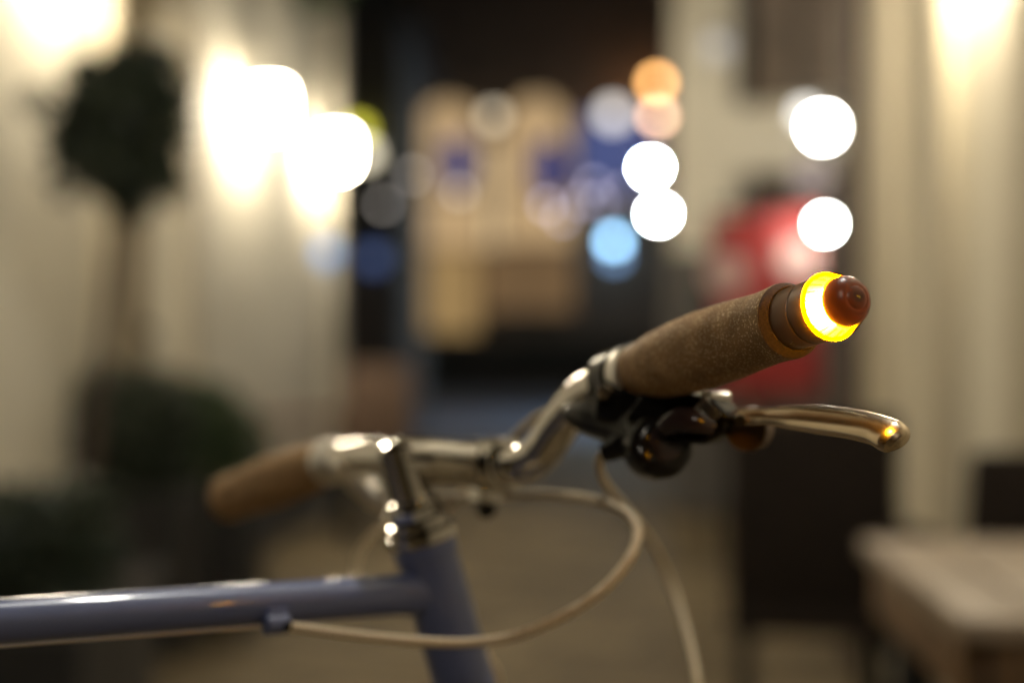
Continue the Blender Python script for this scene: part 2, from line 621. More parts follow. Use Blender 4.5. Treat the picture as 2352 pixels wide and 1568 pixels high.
# ------------------------------------------------------------------ shop building beyond the right corner
FA, FB = Vector((1.0, 9.5, 0)), Vector((3.6, 7.6, 0))
FD = (FB - FA).normalized()
FN = Vector((FD.y, -FD.x, 0))
if FN.y > 0:
    FN = -FN
FL = (FB - FA).length


def F(s, z, off=0.0):
    return FA + FD * s + Z * z + FN * off


def fbox(mb, s0, s1, z0, z1, o0, o1, bev=0.0):
    c = (F(s0, z0, o0) + F(s1, z1, o1)) / 2
    return mb.box(c, ((s1 - s0) / 2, (o1 - o0) / 2, (z1 - z0) / 2), (FD, FN, Z), bev)


sb = empty('beige_shop', FA + FD * 1.5)
tag(sb, 'beige corner shop with dark windows behind the red banner', 'building')
m = MB()
fbox(m, 0, 0.42, 0, 6, -0.5, 0)
fbox(m, 0.42, 1.15, 2.08, 2.48, -0.5, 0)
fbox(m, 0.42, 1.15, 4.2, 6, -0.5, 0)
fbox(m, 1.15, 1.6, 0, 6, -0.5, 0)
fbox(m, 1.6, FL, 2.3, 6, -0.5, 0)
m.build('wall', M_PLASTER, sb)
fbox(MB(), 1.6, FL, 0, 2.3, -0.5, -0.2).build('shop_window', M_GLASSDK, sb)
fbox(MB(), 0.42, 1.15, 0, 2.08, -0.5, -0.22).build('shop_door', M_FRAME, sb)
w = fbox(MB(), 0.42, 1.15, 2.48, 4.2, -0.5, -0.15).build('window', mat('brown_curtain', (0.25, 0.20, 0.16), 0.8, noise=(6, 0.3)), sb)
for (a, b, z0, z1) in ((0.42, 0.48, 2.48, 4.2), (1.09, 1.15, 2.48, 4.2), (0.76, 0.81, 2.48, 4.2)):
    fbox(MB(), a, b, z0, z1, -0.149, -0.10, 0.004).build('window_frame', M_FRAME, w)
fbox(MB(), -0.03, 0.43, 0.0, 1.62, 0.002, 0.05, 0.01).build('plinth', M_DARKWALL, sb)
fbox(MB(), -0.02, 0.40, 3.9, 4.05, 0.002, 0.06, 0.01).build('string_course', M_TRIM, sb)

# red banner
bn = empty('red_banner', P(1775, 1000, 7.8) * 1.0)
bn.location.z = 0
bx0, bx1, bd = (1640 - 1176) / FPX * 7.8, (1880 - 1176) / FPX * 7.8, 7.8
tag(bn, 'red canvas banner with two pale round spots in front of the beige shop', 'banner')
zt, zb = P(0, 478, bd).z, P(0, 900, bd).z
m = MB()
nx, nz = 12, 14
vs_, fs_ = [], []
for th in (0, 0.006):
    for j in range(nz + 1):
        for i in range(nx + 1):
            u, v = i / nx, j / nz
            vs_.append((bx0 + (bx1 - bx0) * u, bd + th + 0.012 * math.sin(u * 9 + v * 2) * (1 - v), zt + (zb - zt) * v + 0.05 * (u - 1) * (1 - v)))
o1 = (nx + 1) * (nz + 1)
for j in range(nz):
    for i in range(nx):
        a = j * (nx + 1) + i
        fs_.append((a, a + 1, a + nx + 2, a + nx + 1))
        fs_.append((o1 + a, o1 + a + nx + 1, o1 + a + nx + 2, o1 + a + 1))
m.add(vs_, fs_).build('canvas', M_RED, bn)
for (px, py, r) in ((1668, 628, 0.105), (1832, 596, 0.10)):  # two pale pink discs just in front of the canvas
    c = P(px, py, bd - 0.02)
    MB().lathe(c, -Y, [(0, r), (0.004, r)], 28).build('round_spot', M_PINK, bn)
for xx in (bx0 - 0.02, bx1 + 0.02):
    MB().tube([(xx, bd, 0.0), (xx, bd, zt + 0.03)], 0.015, 10, smooth=False).build('pole', M_IRON, bn)
MB().tube([(bx0 - 0.02, bd, zt + 0.0), (bx1 + 0.02, bd, zt + 0.03)], 0.010, 10, smooth=False).build('top_rail', M_IRON, bn)


# lamps on the beige shop
def globe_lamp(px, py, d, r, color, strength, label, arm_to, name='globe_lamp', cat='lamp', group=None):
    """a glowing globe on an iron bracket; arm_to = vector from the globe to its wall"""
    c = P(px, py, d)
    root = empty(name, c)
    tag(root, label, cat, group)
    MB().sphere(c, r, 14, 8).build('globe', glow('globe_%s_%g' % ('_'.join('%.2f' % x for x in color), strength), color, strength), root)
    at = Vector(arm_to)
    L = at.length
    dn = at.normalized()
    MB().tube([c + Z * r * 0.9, c + Z * (r + 0.05) + dn * 0.02, c + dn * (L * 0.6) + Z * (r + 0.06), c + at + Z * (r + 0.02)], 0.012, 8, sub=4).build('bracket', M_IRON, root)
    MB().lathe(c + at + Z * (r + 0.02), -dn, [(0, 0.04), (0.015, 0.04), (0.02, 0.02)], 12).build('wall_rose', M_IRON, root)
    MB().lathe(c, Z, [(r * 0.80, r * 0.62), (r * 0.98, r * 0.40), (r * 1.05, r * 0.15)], 14).build('gallery', M_IRON, root)
    return root


WHITE = (1.0, 0.97, 0.9)
globe_lamp(1890, 292, 7.9, 0.066, WHITE, 80, 'large white globe lamp above the red banner by the pale wall corner', (0.25, 0.15, 0.0))
globe_lamp(1850, 262, 8.3, 0.06, WHITE, 3.0, 'dim grey globe lamp beside the large white globe', (0.2, 0.2, 0.0))
globe_lamp(1895, 515, 7.6, 0.035, (0.95, 1.0, 0.95), 140, 'small white lamp in front of the red banner', (0.1, 0.25, 0.0))
globe_lamp(1865, 400, 8.2, 0.09, (1.0, 0.8, 0.75), 0.45, 'faint pink globe lamp under the large white globe', (0.2, 0.2, 0.0))
globe_lamp(1648, 108, 8.9, 0.07, (0.9, 0.85, 0.8), 0.7, 'faint grey lamp high on the beige shop front', (0.0, 0.2, 0.0))

# ------------------------------------------------------------------ far buildings across the road
fb = empty('brown_shop', (1.2, 29, 0))
tag(fb, 'dark brown building across the road with two warm lit arched windows', 'building')
FY = 29.0
MB().box((3.9, FY + 2, 5.0), (5.85, 2, 5.0)).build('wall', M_BRICK, fb)
M_WARM = glow('lit_window_warm', (1.0, 0.67, 0.34), 0.56)
M_WARM2 = glow('lit_window_dim', (1.0, 0.64, 0.26), 0.36)
M_BLUEG = glow('lit_window_blue', (0.22, 0.28, 0.70), 0.36)
M_BLUES = glow('blue_sign', (0.05, 0.11, 0.60), 0.30)


def arch(px0, px1, py_top, py_bot, mat_, dark=M_FRAME):
    d = FY - 0.06
    x0, x1 = P(px0, 0, d).x, P(px1, 0, d).x
    zt_, zb_ = P(0, py_top, d).z, P(0, py_bot, d).z
    w = (x1 - x0) / 2
    cx = (x0 + x1) / 2
    poly = [(-w, zb_), (w, zb_)]
    for k in range(13):
        a = math.pi * k / 12
        poly.append((w * math.cos(a), zt_ - 1.3 * w + 1.3 * w * math.sin(a)))
    win = MB().prism(poly, Vector((cx, d, 0)), X, Z, Y, 0.05).build('arched_window', mat_, fb)
    arcp = [Vector((cx + w * math.cos(math.pi * k / 12), d - 0.04, zt_ - 1.3 * w + 1.3 * w * math.sin(math.pi * k / 12))) for k in range(13)]
    MB().tube([Vector((cx + w, d - 0.04, zb_))] + arcp + [Vector((cx - w, d - 0.04, zb_))], 0.05, 8, sub=2).build('frame', dark, win)
    MB().box((cx, d - 0.06, (zt_ + zb_) / 2), (0.025, 0.02, (zt_ - zb_) / 2 - 0.02)).build('mullion', dark, win)
    for f in (0.33, 0.62):
        MB().box((cx, d - 0.065, zb_ + (zt_ - zb_) * f), (w - 0.02, 0.015, 0.025)).build('transom', dark, win)
    return win


arch(940, 1118, 225, 570, M_WARM)
arch(1150, 1318, 215, 560, M_WARM)
for i, (p0, p1, q0, q1, mm) in enumerate(((945, 1095, 580, 765, M_WARM2), (1112, 1315, 575, 715, glow('lit_window_dimmer', (1.0, 0.6, 0.28), 0.17)), (1330, 1500, 270, 430, M_BLUEG), (1120, 1152, 330, 565, glow('gap_glow_panel', (1.0, 0.74, 0.42), 1.3)))):  # last panel: added glow for the bright facade between the arches
    d = FY - 0.05
    a, b = P(p0, q1, d), P(p1, q0, d)
    w = MB().box(((a.x + b.x) / 2, d, (a.z + b.z) / 2), ((b.x - a.x) / 2, 0.045, (b.z - a.z) / 2)).build('shop_window', mm, fb)
    MB().box(((a.x + b.x) / 2, d - 0.06, (a.z + b.z) / 2), (0.03, 0.02, (b.z - a.z) / 2)).build('mullion', M_FRAME, w)
    MB().box(((a.x + b.x) / 2, d - 0.03, a.z - 0.04), ((b.x - a.x) / 2 + 0.06, 0.06, 0.035)).build('sill', M_FRAME, w)
MB().box((3.9, FY + 1.9, 10.1), (6.0, 2.2, 0.15)).build('roof', M_SLATE, fb)
for (px, py, r, lab) in ((1052, 378, 0.30, 'oval blue sign in front of the left arched window'), (1262, 390, 0.32, 'oval violet blue sign in front of the right arched window')):
    c = P(px, py, FY - 0.35)
    root = empty('oval_sign', c)
    tag(root, lab, 'sign')
    ov = [(r * math.cos(2 * math.pi * k / 28), 1.7 * r * math.sin(2 * math.pi * k / 28)) for k in range(28)]
    MB().prism(ov, c - Y * 0.03, X, Z, Y, 0.04).build('sign_face', M_BLUES, root)
    MB().prism([(a * 1.1, b * 1.06) for a, b in ov], c, X, Z, Y, 0.03).build('rim', M_IRON, root)
    r = r * 1.7
    MB().tube([c + Z * (r + 0.02), c + Z * (r + 0.02) + Y * 0.36], 0.02, 8, smooth=False).build('bracket', M_IRON, root)

db = empty('dark_building', (-2.6, 15.5, 0))
tag(db, 'unlit dark building beyond the corner of the cream building', 'building')
MB().box((-4.0, 17.2, 2.1), (2.9, 2.0, 2.1)).build('wall', M_DARKWALL, db)
MB().prism([(-3.1, 0), (3.1, 0), (2.6, 0.7), (-2.6, 0.7)], Vector((-4.0, 17.2, 4.2)), X, Z, Y, 4.3).build('roof', M_SLATE, db)
w = MB().box((-1.55, 15.19, 2.6), (0.22, 0.02, 0.45)).build('window', M_GLASSDK, db)
MB().box((-1.55, 15.165, 2.12), (0.27, 0.035, 0.03)).build('sill', M_KERB, w)
w = MB().box((-1.60, 15.19, 1.0), (0.28, 0.02, 0.95)).build('door', M_FRAME, db)

# far coloured lights
FARARM = (0.0, 0.6, 0.0)
for (px, py, d, r, colr, st, lab) in (
        (1508, 190, 28.3, 0.12, (1.0, 0.50, 0.16), 13, 'orange lamp high on the brown building'),
        (1510, 267, 28.3, 0.12, (1.0, 0.62, 0.40), 11, 'peach coloured lamp just below the orange lamp'),
        (1408, 262, 28.3, 0.20, (0.95, 0.90, 0.85), 2.4, 'grey white lamp left of the orange lamp'),
        (1410, 553, 28.3, 0.13, (0.36, 0.68, 1.0), 11.5, 'pale blue lamp low on the brown building'),
        (1412, 588, 28.2, 0.13, (0.25, 0.45, 0.8), 2.6, 'dim blue lamp just under the pale blue lamp'),
        (1133, 267, 28.3, 0.14, (1.0, 0.85, 0.62), 2.0, 'dim warm lamp between the two arched windows')):
    globe_lamp(px, py, d, r, colr, st, lab, FARARM)
globe_lamp(822, 300, 15.0, 0.09, (0.75, 0.70, 0.06), 3.2, 'yellow green lamp beside the cream building corner', (-0.1, 0.2, 0))
globe_lamp(838, 352, 15.0, 0.10, (0.95, 0.85, 0.62), 3.0, 'pale lamp under the yellow green lamp', (-0.1, 0.2, 0))
globe_lamp(858, 592, 15.0, 0.11, (0.25, 0.38, 0.85), 0.4, 'dim blue lamp on the dark building', (-0.1, 0.2, 0))
globe_lamp(748, 578, 9.3, 0.06, (0.22, 0.50, 1.0), 1.6, 'blue lamp on the cream building corner', (-0.06, 0.0, 0))



def street_lamp(px, py, d, r, color, strength, label, at=None):
    c = at or P(px, py, d)
    base = Vector((c.x + 0.75, c.y + 0.1, 0))
    root = empty('street_lamp', base)
    tag(root, label, 'street lamp', 'street lamps along the road')
    MB().lathe(c, Z, [(-r * 0.75, r * 0.4), (-r * 0.55, r * 0.8), (-r * 0.1, r), (r * 0.35, r * 0.9), (r * 0.5, r * 0.6)], 14).build('lamp_glass', glow('street_%g' % strength, color, strength), root)
    MB().lathe(c, Z, [(r * 0.42, r * 1.05), (r * 0.6, r * 2.2), (r * 0.7, r * 2.2), (r * 1.2, r * 0.8), (r * 1.5, r * 0.5)], 20).build('lamp_shade', M_IRON, root)
    MB().tube([base, base + Z * (c.z + 0.1), base + Z * (c.z + 0.35) - X * 0.2, c + Z * (r * 1.5 + 0.2) + X * 0.1, c + Z * r * 1.4], [0.06, 0.05, 0.035, 0.03, 0.03], 10, sub=6).build('post', M_IRON, root)
    MB().lathe(base, Z, [(0, 0.13), (0.25, 0.12), (0.32, 0.07)], 14).build('base', M_IRON, root)


street_lamp(0, 0, 0, 0.07, (1.0, 0.90, 0.74), 420, 'street lamp behind the camera, outside the picture', Vector((-0.5, -2.3, 3.2)))
street_lamp(1494, 385, 20.0, 0.070, (0.80, 0.93, 1.0), 1250, 'upper of the two cool white street lamps left of the beige shop')
street_lamp(1513, 491, 17.6, 0.068, (0.92, 0.98, 1.0), 500, 'lower of the two cool white street lamps left of the beige shop')

# festoon string with small bulbs
bulbs = [(880, 470), (948, 402), (1055, 440), (1255, 470), (1292, 500), (1338, 462), (1362, 424), (1376, 462), (1430, 440)]
cordpts = []
for (px, py) in sorted(bulbs + [(700, 400), (1560, 400)]):
    cordpts.append(P(px, py - 14, 14.0))
cd = MB().tube(cordpts, 0.006, 6, sub=4).build('light_string', M_IRON)
tag(cd, 'thin black cord with small bulbs strung across the far end of the alley', 'cord')
names = ['leftmost', 'second', 'third', 'fourth', 'fifth', 'sixth', 'seventh', 'eighth', 'ninth']
for i, (px, py) in enumerate(sorted(bulbs)):
    c = P(px, py, 14.0)
    root = empty('festoon_bulb', c)
    tag(root, '%s faint bulb from the left on the cord across the alley' % names[i] if i else 'leftmost faint bulb on the cord across the alley', 'bulb', 'bulbs strung across the alley')
    MB().sphere(c, 0.034, 12, 8).build('glass', glow('festoon_%d' % (i > 2), (0.80, 0.74, 1.0) if i > 2 else (1.0, 0.9, 0.8), 3.4 if i > 2 else 2.6), root)
    MB().lathe(c, Z, [(0.04, 0.022), (0.058, 0.02)], 10).build('socket', M_IRON, root)


# ------------------------------------------------------------------ plants
def leaves(mb, n, fn, size, ratio=0.5):
    for _ in range(n):
        p, out = fn()
        d1 = Vector((random.gauss(0, 1), random.gauss(0, 1), random.gauss(0, 1)))
        d1 = (d1.normalized() + out * 0.6).normalized()
        d2 = d1.cross(Vector((random.gauss(0, 1), random.gauss(0, 1), random.gauss(0, 1)))).normalized()
        L = size * random.uniform(0.7, 1.3)
        wv = d2 * (L * ratio * 0.5)
        up = d1.cross(d2) * (L * 0.12)
        mb.add([p, p + d1 * L * 0.5 + wv + up, p + d1 * L, p + d1 * L * 0.5 - wv + up], [(0, 1, 2, 3)])


def blob(c, rad, shell=0.45):
    c = Vector(c)

    def fn():
        v = Vector((random.gauss(0, 1), random.gauss(0, 1), random.gauss(0, 1))).normalized()
        r = (shell + (1 - shell) * random.random() ** 0.5)
        q = Vector((v.x * rad[0], v.y * rad[1], v.z * rad[2])) * r
        return c + q, v
    return fn


def planter_box(root, c, half, h, material, rim=0.02):
    """tapered square tub, rim and soil"""
    m = MB()
    a, b = half[0], half[1]
    k = 0.86
    vs_ = []
    for (z, s) in ((0, k), (h, 1.0), (h, 0.92), (h - 0.05, 0.92)):
        for (sx, sy) in ((-1, -1), (1, -1), (1, 1), (-1, 1)):
            vs_.append((c[0] + a * s * sx, c[1] + b * s * sy, c[2] + z))
    fs_ = [(3, 2, 1, 0)]
    for i in range(3):
        for q in range(4):
            q2 = (q + 1) % 4
            fs_.append((i * 4 + q, i * 4 + q2, i * 4 + 4 + q2, i * 4 + 4 + q))
    fs_.append((12, 13, 14, 15))
    m.add(vs_, fs_)
    m.build('planter', material, root, bevel=0.004)
    MB().box((c[0], c[1], c[2] + h - 0.035), (a * 0.915, b * 0.915, 0.012)).build('soil', M_SOIL, root)


# topiary standard tree
tx = P(203, 0, 4.25).x
tree = empty('topiary_tree', (tx, 4.25, 0))
tag(tree, 'slender topiary tree with dark ball crown in front of the cream wall', 'tree')
planter_box(tree, (tx, 4.25, 0), (0.17, 0.17), 0.42, M_PLANTERG)
trk = [Vector((tx, 4.25, 0.38)), P(207, 1070, 4.25), P(222, 880, 4.25), P(246, 690, 4.25), P(266, 500, 4.24), P(275, 380, 4.24), P(280, 300, 4.24)]
MB().tube(trk, [0.023, 0.019, 0.017, 0.016, 0.016, 0.013, 0.008], 12).build('trunk', M_BARK, tree)
m = MB()
cc = P(282, 285, 4.24)
for k in range(9):
    v = Vector((random.gauss(0, 1), random.gauss(0, 1), random.gauss(0.2, 1))).normalized()
    m.tube([cc - Z * 0.12, cc + v * 0.06, cc + Vector((v.x * 0.13, v.y * 0.13, v.z * 0.18))], [0.006, 0.005, 0.002], 6, sub=3)
m.build('limb', M_BARK, tree)
m = MB()
leaves(m, 1500, blob(cc, (0.165, 0.150, 0.205), 0.2), 0.058)
leaves(m, 420, blob(P(355, 200, 4.24), (0.085, 0.09, 0.11)), 0.045)
leaves(m, 360, blob(P(195, 320, 4.24), (0.080, 0.09, 0.11)), 0.045)
leaves(m, 420, blob(P(290, 430, 4.24), (0.070, 0.07, 0.09), 0.2), 0.045)
leaves(m, 190, blob(P(385, 412, 4.22), (0.045, 0.05, 0.06), 0.2), 0.04)
leaves(m, 110, blob(P(150, 400, 4.3), (0.05, 0.06, 0.07), 0.2), 0.035)
leaves(m, 60, blob(P(85, 235, 4.3), (0.035, 0.04, 0.04), 0.2), 0.035)
tag(m.build('crown', M_LEAF, tree), kind='stuff')


def shrub(name, c, half, h, rad, n, leafmat, potmat, label, size=0.045, stems=6):
    root = empty(name, c)
    tag(root, label, 'shrub')
    planter_box(root, c, half, h, potmat)
    m = MB()
    top = Vector((c[0], c[1], c[2] + h + rad[2] * 0.75))
    for k in range(stems):
        a = 6.283 * k / stems
        m.tube([Vector((c[0], c[1], h - 0.04)), Vector((c[0] + 0.3 * rad[0] * math.cos(a), c[1] + 0.3 * rad[1] * math.sin(a), h + rad[2] * 0.5)),
                top + Vector((0.7 * rad[0] * math.cos(a), 0.7 * rad[1] * math.sin(a), 0.2 * rad[2]))], [0.009, 0.007, 0.003], 6, sub=3)
    m.build('stem', M_BARK, root)
    m = MB()
    leaves(m, n, blob(top, rad, 0.35), size)
    for k in range(7):
        a = random.uniform(0, 6.283)
        q = top + Vector((math.cos(a) * rad[0] * 0.7, math.sin(a) * rad[1] * 0.7, random.uniform(-0.1, 0.75) * rad[2]))
        leaves(m, n // 14, blob(q, (rad[0] * 0.4, rad[1] * 0.4, rad[2] * 0.4), 0.2), size)
    tag(m.build('foliage', leafmat, root), kind='stuff')
    return root


shrub('box_shrub', (P(70, 0, 3.35).x - 0.02, 3.35, 0), (0.20, 0.24), 0.46, (0.20, 0.24, 0.16), 1500, M_LEAF, M_PLANTER, 'dark box shrub in a black planter at the left edge below the tree')
shrub('box_shrub', (P(320, 0, 5.3).x, 5.25, 0), (0.21, 0.22), 0.56, (0.20, 0.22, 0.24), 1600, M_LEAF, M_PLANTER, 'very dark shrub in a black planter right of the tree trunk')
shrub('leafy_shrub', (P(475, 0, 5.9).x, 5.9, 0), (0.22, 0.22), 0.42, (0.24, 0.24, 0.27), 2000, M_LEAF2, M_PLANTER, 'green leafy shrub in a planter behind the left handlebar grip')

# hanging greenery above the door
hp = empty('hanging_plant', P(720, -10, 8.6))
tag(hp, 'small green hanging plant at the top of the cream wall', 'plant')
c = P(720, -30, 8.6)
MB().lathe(c, Z, [(-0.10, 0.05), (0.0, 0.12), (0.02, 0.12)], 16).build('basket', M_PLANTER, hp)
MB().tube([c + Z * 0.02, c + Z * 0.3, c + Z * 0.32 - X * 0.45], 0.006, 6, smooth=False).build('bracket', M_IRON, hp)
m = MB()
leaves(m, 500, blob(c, (0.19, 0.19, 0.13), 0.3), 0.06)
tag(m.build('foliage', M_LEAF2, hp), kind='stuff')

# hedge across the road
hd = empty('hedge', (0, 28.0, 0))
tag(hd, 'dark clipped hedge across the road under the lit windows', 'hedge')


def hedge_pt():
    return Vector((random.uniform(-4.5, 6.5), 28.0 + random.uniform(-0.5, 0.4), random.random() ** 0.7 * 1.05)), Vector((0, -0.7, 0.7))


m = MB()
leaves(m, 9000, hedge_pt, 0.14)
tag(m.build('foliage', M_LEAF3, hd), kind='stuff')
MB().box((1.0, 28.0, 0.48), (5.4, 0.32, 0.46), bev=0.08).build('woody_core', M_BARK, hd)


# ------------------------------------------------------------------ furniture
def plank_table(c, hx, hy, h, label):
    root = empty('plank_table', (c[0], c[1], 0))
    tag(root, label, 'table')
    n = 7
    wd = 2 * hx / n
    for i in range(n):
        xx = c[0] - hx + wd * (i + 0.5)
        MB().box((xx, c[1], h - 0.016), (wd / 2 - 0.003, hy - 0.004, 0.014), bev=0.003).build('plank', M_TABLE, root)
    for s in (-1, 1):
        MB().box((c[0] + s * (hx - 0.03), c[1], h - 0.075), (0.014, hy - 0.06, 0.042), bev=0.003).build('apron', M_TABLED, root)
        MB().box((c[0], c[1] + s * (hy - 0.045), h - 0.075), (hx - 0.05, 0.012, 0.042), bev=0.003).build('apron', M_TABLED, root)
        for q in (-1, 1):
            MB().box((c[0] + s * (hx - 0.075), c[1] + q * (hy - 0.09), (h - 0.034) / 2), (0.03, 0.03, (h - 0.034) / 2), bev=0.004).build('leg', M_LEG, root)
    return root


TH = 0.735
td0, td1 = (CAMZ - TH) * FPX / (1417 - 784), (CAMZ - TH) * FPX / (1230 - 784)
tx0 = ((2200 - 1176) * td0 + (1968 - 1176) * td1) / 2 / FPX
tbl = plank_table((tx0 + 0.40, (td0 + td1) / 2 - 0.028), 0.40, (td1 - td0) / 2, TH, 'weathered wooden plank table in the lower right corner')
tbl.rotation_euler.z = -R(4.0)


def wicker_chair(c, rot, label, material, back_h=0.90, w=0.27, back_z=0.46):
    root = empty('wicker_chair', (c[0], c[1], 0))
    tag(root, label, 'chair')
    f = Vector((math.cos(rot), math.sin(rot), 0))       # facing direction
    s = Vector((-f.y, f.x, 0))
    o = Vector((c[0], c[1], 0))
    MB().box(o + Z * 0.42, (0.25, w, 0.035), (f, s, Z), bev=0.015).build('seat', material, root)
    m = MB()
    m.box(o - f * 0.25 + Z * ((back_h + back_z) / 2), (0.028, w, (back_h - back_z) / 2), (f, s, (Z - f * 0.14).normalized()), bev=0.02)
    m.build('backrest', material, root)
    for a in (-1, 1):
        MB().tube([o - f * 0.21 + s * a * (w - 0.03) + Z * 0.40, o - f * 0.25 + s * a * (w - 0.03) + Z * (back_z + 0.05)], 0.015, 8, smooth=False).build('back_post', M_IRON, root)
    for a in (-1, 1):
        MB().tube([o + s * a * (w - 0.02) + f * 0.22 + Z * 0.44, o + s * a * (w - 0.01) + f * 0.20 + Z * 0.64, o + s * a * (w - 0.01) - f * 0.24 + Z * 0.66], 0.022, 10, sub=5).build('armrest', material, root)
        for b in (-1, 1):
            MB().tube([o + s * a * (w - 0.03) + f * b * 0.22, o + s * a * (w - 0.04) + f * b * 0.21 + Z * 0.41], 0.017, 10, smooth=False).build('leg', M_IRON, root)
    return root


wicker_chair((0.72, 3.72), R(82), 'dark wicker chair standing at the far end of the wooden table', M_WICKER, 0.90, 0.19, 0.44)
wicker_chair((1.02, 3.10), R(95), 'dark wicker chair half hidden behind the wooden table by the pale wall', M_WICKER, 0.86, 0.2)
wicker_chair((P(845, 0, 8.6).x, 8.9), R(100), 'brown wicker chair near the cream building corner', M_WICKERB, 0.93, 0.2)
wicker_chair((P(700, 0, 8.2).x, 8.15), R(20), 'brown wicker chair with its back to the cream wall', M_WICKERB, 0.84, 0.2)

# ------------------------------------------------------------------ the bicycle
bike = empty('bicycle', (-0.35, 0.80, 0))
tag(bike, 'slate blue bicycle with cork grips, chrome handlebar and glowing amber bar end light', 'bicycle')
FANG = R(35)
fw = Vector((math.cos(FANG), math.sin(FANG), 0))
lf0 = Vector((-math.sin(FANG), math.cos(FANG), 0))
LEAN = R(5)
up = (Z * math.cos(LEAN) + lf0 * math.sin(LEAN)).normalized()
lf = (lf0 * math.cos(LEAN) - Z * math.sin(LEAN)).normalized()
HT = P(972, 1240, 0.855)                                   # top of the head tube
HA = (fw * math.cos(R(74.5)) - up * math.sin(R(74.5))).normalized()   # steering axis, downwards


def B(f_, u_, l_=0.0):
    """bike plane: f_ forward of the head tube top, u_ above the ground"""
    base = HT - up * (HT.z / up.z)
    return base + fw * f_ + up * u_ + lf * l_


HTu = HT.z / up.z
frame = MB().tube([HT, HT + HA * 0.135], 0.0174, 28, smooth=False).build('frame', M_PAINT, bike)
frame['label'] = 'slate blue painted steel frame'
MB().lathe(HT, HA, [(-0.001, 0.0176), (0.002, 0.0186), (0.008, 0.0186), (0.011, 0.0176)], 28).build('head_tube_collar', M_PAINT, frame)
tt0 = HT + HA * 0.0305
tt1 = P(0, 1427, 0.722)
ttd = (tt1 - tt0).normalized()
ttend = tt0 + ttd * 0.56
MB().tube([tt0, ttend], 0.0113, 28, smooth=False).build('top_tube', M_PAINT, frame)
MB().tube([tt0 - ttd * 0.004, tt0 + ttd * 0.017, tt0 + ttd * 0.022, tt0 + ttd * 0.026], [0.0126, 0.0126, 0.0121, 0.0113], 28, smooth=False).build('weld_fillet', M_PAINT, frame)
seat_top = ttend + up * 0.03 - fw * 0.01
bb = B(-0.42, 0.28)
MB().tube([seat_top, bb], 0.0145, 20, smooth=False).build('seat_tube', M_PAINT, frame)
MB().tube([HT + HA * 0.115, bb], 0.0155, 20, smooth=False).build('down_tube', M_PAINT, frame)
rear_ax = B(-0.86, 0.34)
for s in (-1, 1):
    MB().tube([bb + lf * 0.03 * s, rear_ax + lf * 0.06 * s], 0.009, 12, smooth=False).build('chain_stay', M_PAINT, frame)
    MB().tube([seat_top - up * 0.03 + lf * 0.015 * s, rear_ax + lf * 0.06 * s], 0.008, 12, smooth=False).build('seat_stay', M_PAINT, frame)
# cable stop under the top tube
cs = P(636, 1431, 0.789)
csd = -ttd
MB().lathe(cs - csd * 0.0075, csd, [(0, 0.0036), (0.0010, 0.0054), (0.0115, 0.0056), (0.0130, 0.0052), (0.0140, 0.0034)], 20).build('cable_stop', M_PAINT, frame)
MB().box(cs + up * 0.004, (0.0055, 0.003, 0.004), (csd, lf, up), bev=0.001).build('cable_stop_base', M_PAINT, frame)
# bare brake wire running back along the tube
off = -up * 0.0140
w0 = cs - csd * 0.006 - up * 0.001
MB().tube([w0, w0 + ttd * 0.36], 0.0007, 8, smooth=False).build('inner_wire', M_WIRE, bike)

# fork and front wheel (follow the turned handlebar)
FWA = R(36.6)
bfw = Vector((math.cos(FWA), math.sin(FWA), 0))
crown = HT + HA * 0.142
MB().lathe(crown, HA, [(-0.006, 0.0165), (0.0, 0.0175), (0.03, 0.0175), (0.035, 0.015)], 24).build('fork_crown', M_CHROME, bike)
fax = crown + HA * 0.36
fax = fax + bfw * 0.045
fax.z = 0.342
fl_ = Vector((-bfw.y, bfw.x, 0))
for s in (-1, 1):
    MB().tube([crown + HA * 0.02 + fl_ * 0.02 * s, crown + HA * 0.06 + fl_ * 0.05 * s, crown + (fax - crown) * 0.65 + fl_ * 0.052 * s - bfw * 0.012, fax + fl_ * 0.052 * s], [0.012, 0.0125, 0.011, 0.008], 14).build('fork_blade', M_PAINT, bike)


def wheel(c, axis, name='wheel'):
    axis = axis.normalized()
    u, v = basis(axis)
    hub = MB().lathe(c - axis * 0.05, axis, [(0, 0.01), (0.02, 0.012), (0.022, 0.024), (0.026, 0.024), (0.03, 0.014), (0.07, 0.014), (0.074, 0.024), (0.078, 0.024), (0.08, 0.012), (0.10, 0.01)], 18).build(name, M_CHROME, bike)

    def ring(rad, r, n=10, N=48, fx=1.0):
        m_ = MB()
        vs2, fs2 = [], []
        for k in range(N):
            a = 2 * math.pi * k / N
            e = u * math.cos(a) + v * math.sin(a)
            for j in range(n):
                b_ = 2 * math.pi * j / n
                vs2.append(c + e * (rad + r * math.cos(b_)) + axis * (r * fx * math.sin(b_)))
        for k in range(N):
            k2 = (k + 1) % N
            for j in range(n):
                j2 = (j + 1) % n
                fs2.append((k * n + j, k2 * n + j, k2 * n + j2, k * n + j2))
        return m_.add(vs2, fs2)
    ring(0.323, 0.018).build('tyre', M_RUBBER, hub)
    ring(0.303, 0.009, fx=1.2).build('rim', M_CHROME, hub)
    for k in range(28):
        a = 2 * math.pi * k / 28
        s = 1 if k % 2 else -1
        a2 = a + 0.5 * (1 if (k // 2) % 2 else -1)
        MB().tube([c + axis * 0.026 * s + (u * math.cos(a2) + v * math.sin(a2)) * 0.022, c + (u * math.cos(a) + v * math.sin(a)) * 0.298], 0.0011, 5, smooth=False).build('spoke', M_STEEL, hub)
    return hub


wheel(fax, fl_)
wheel(rear_ax, lf)
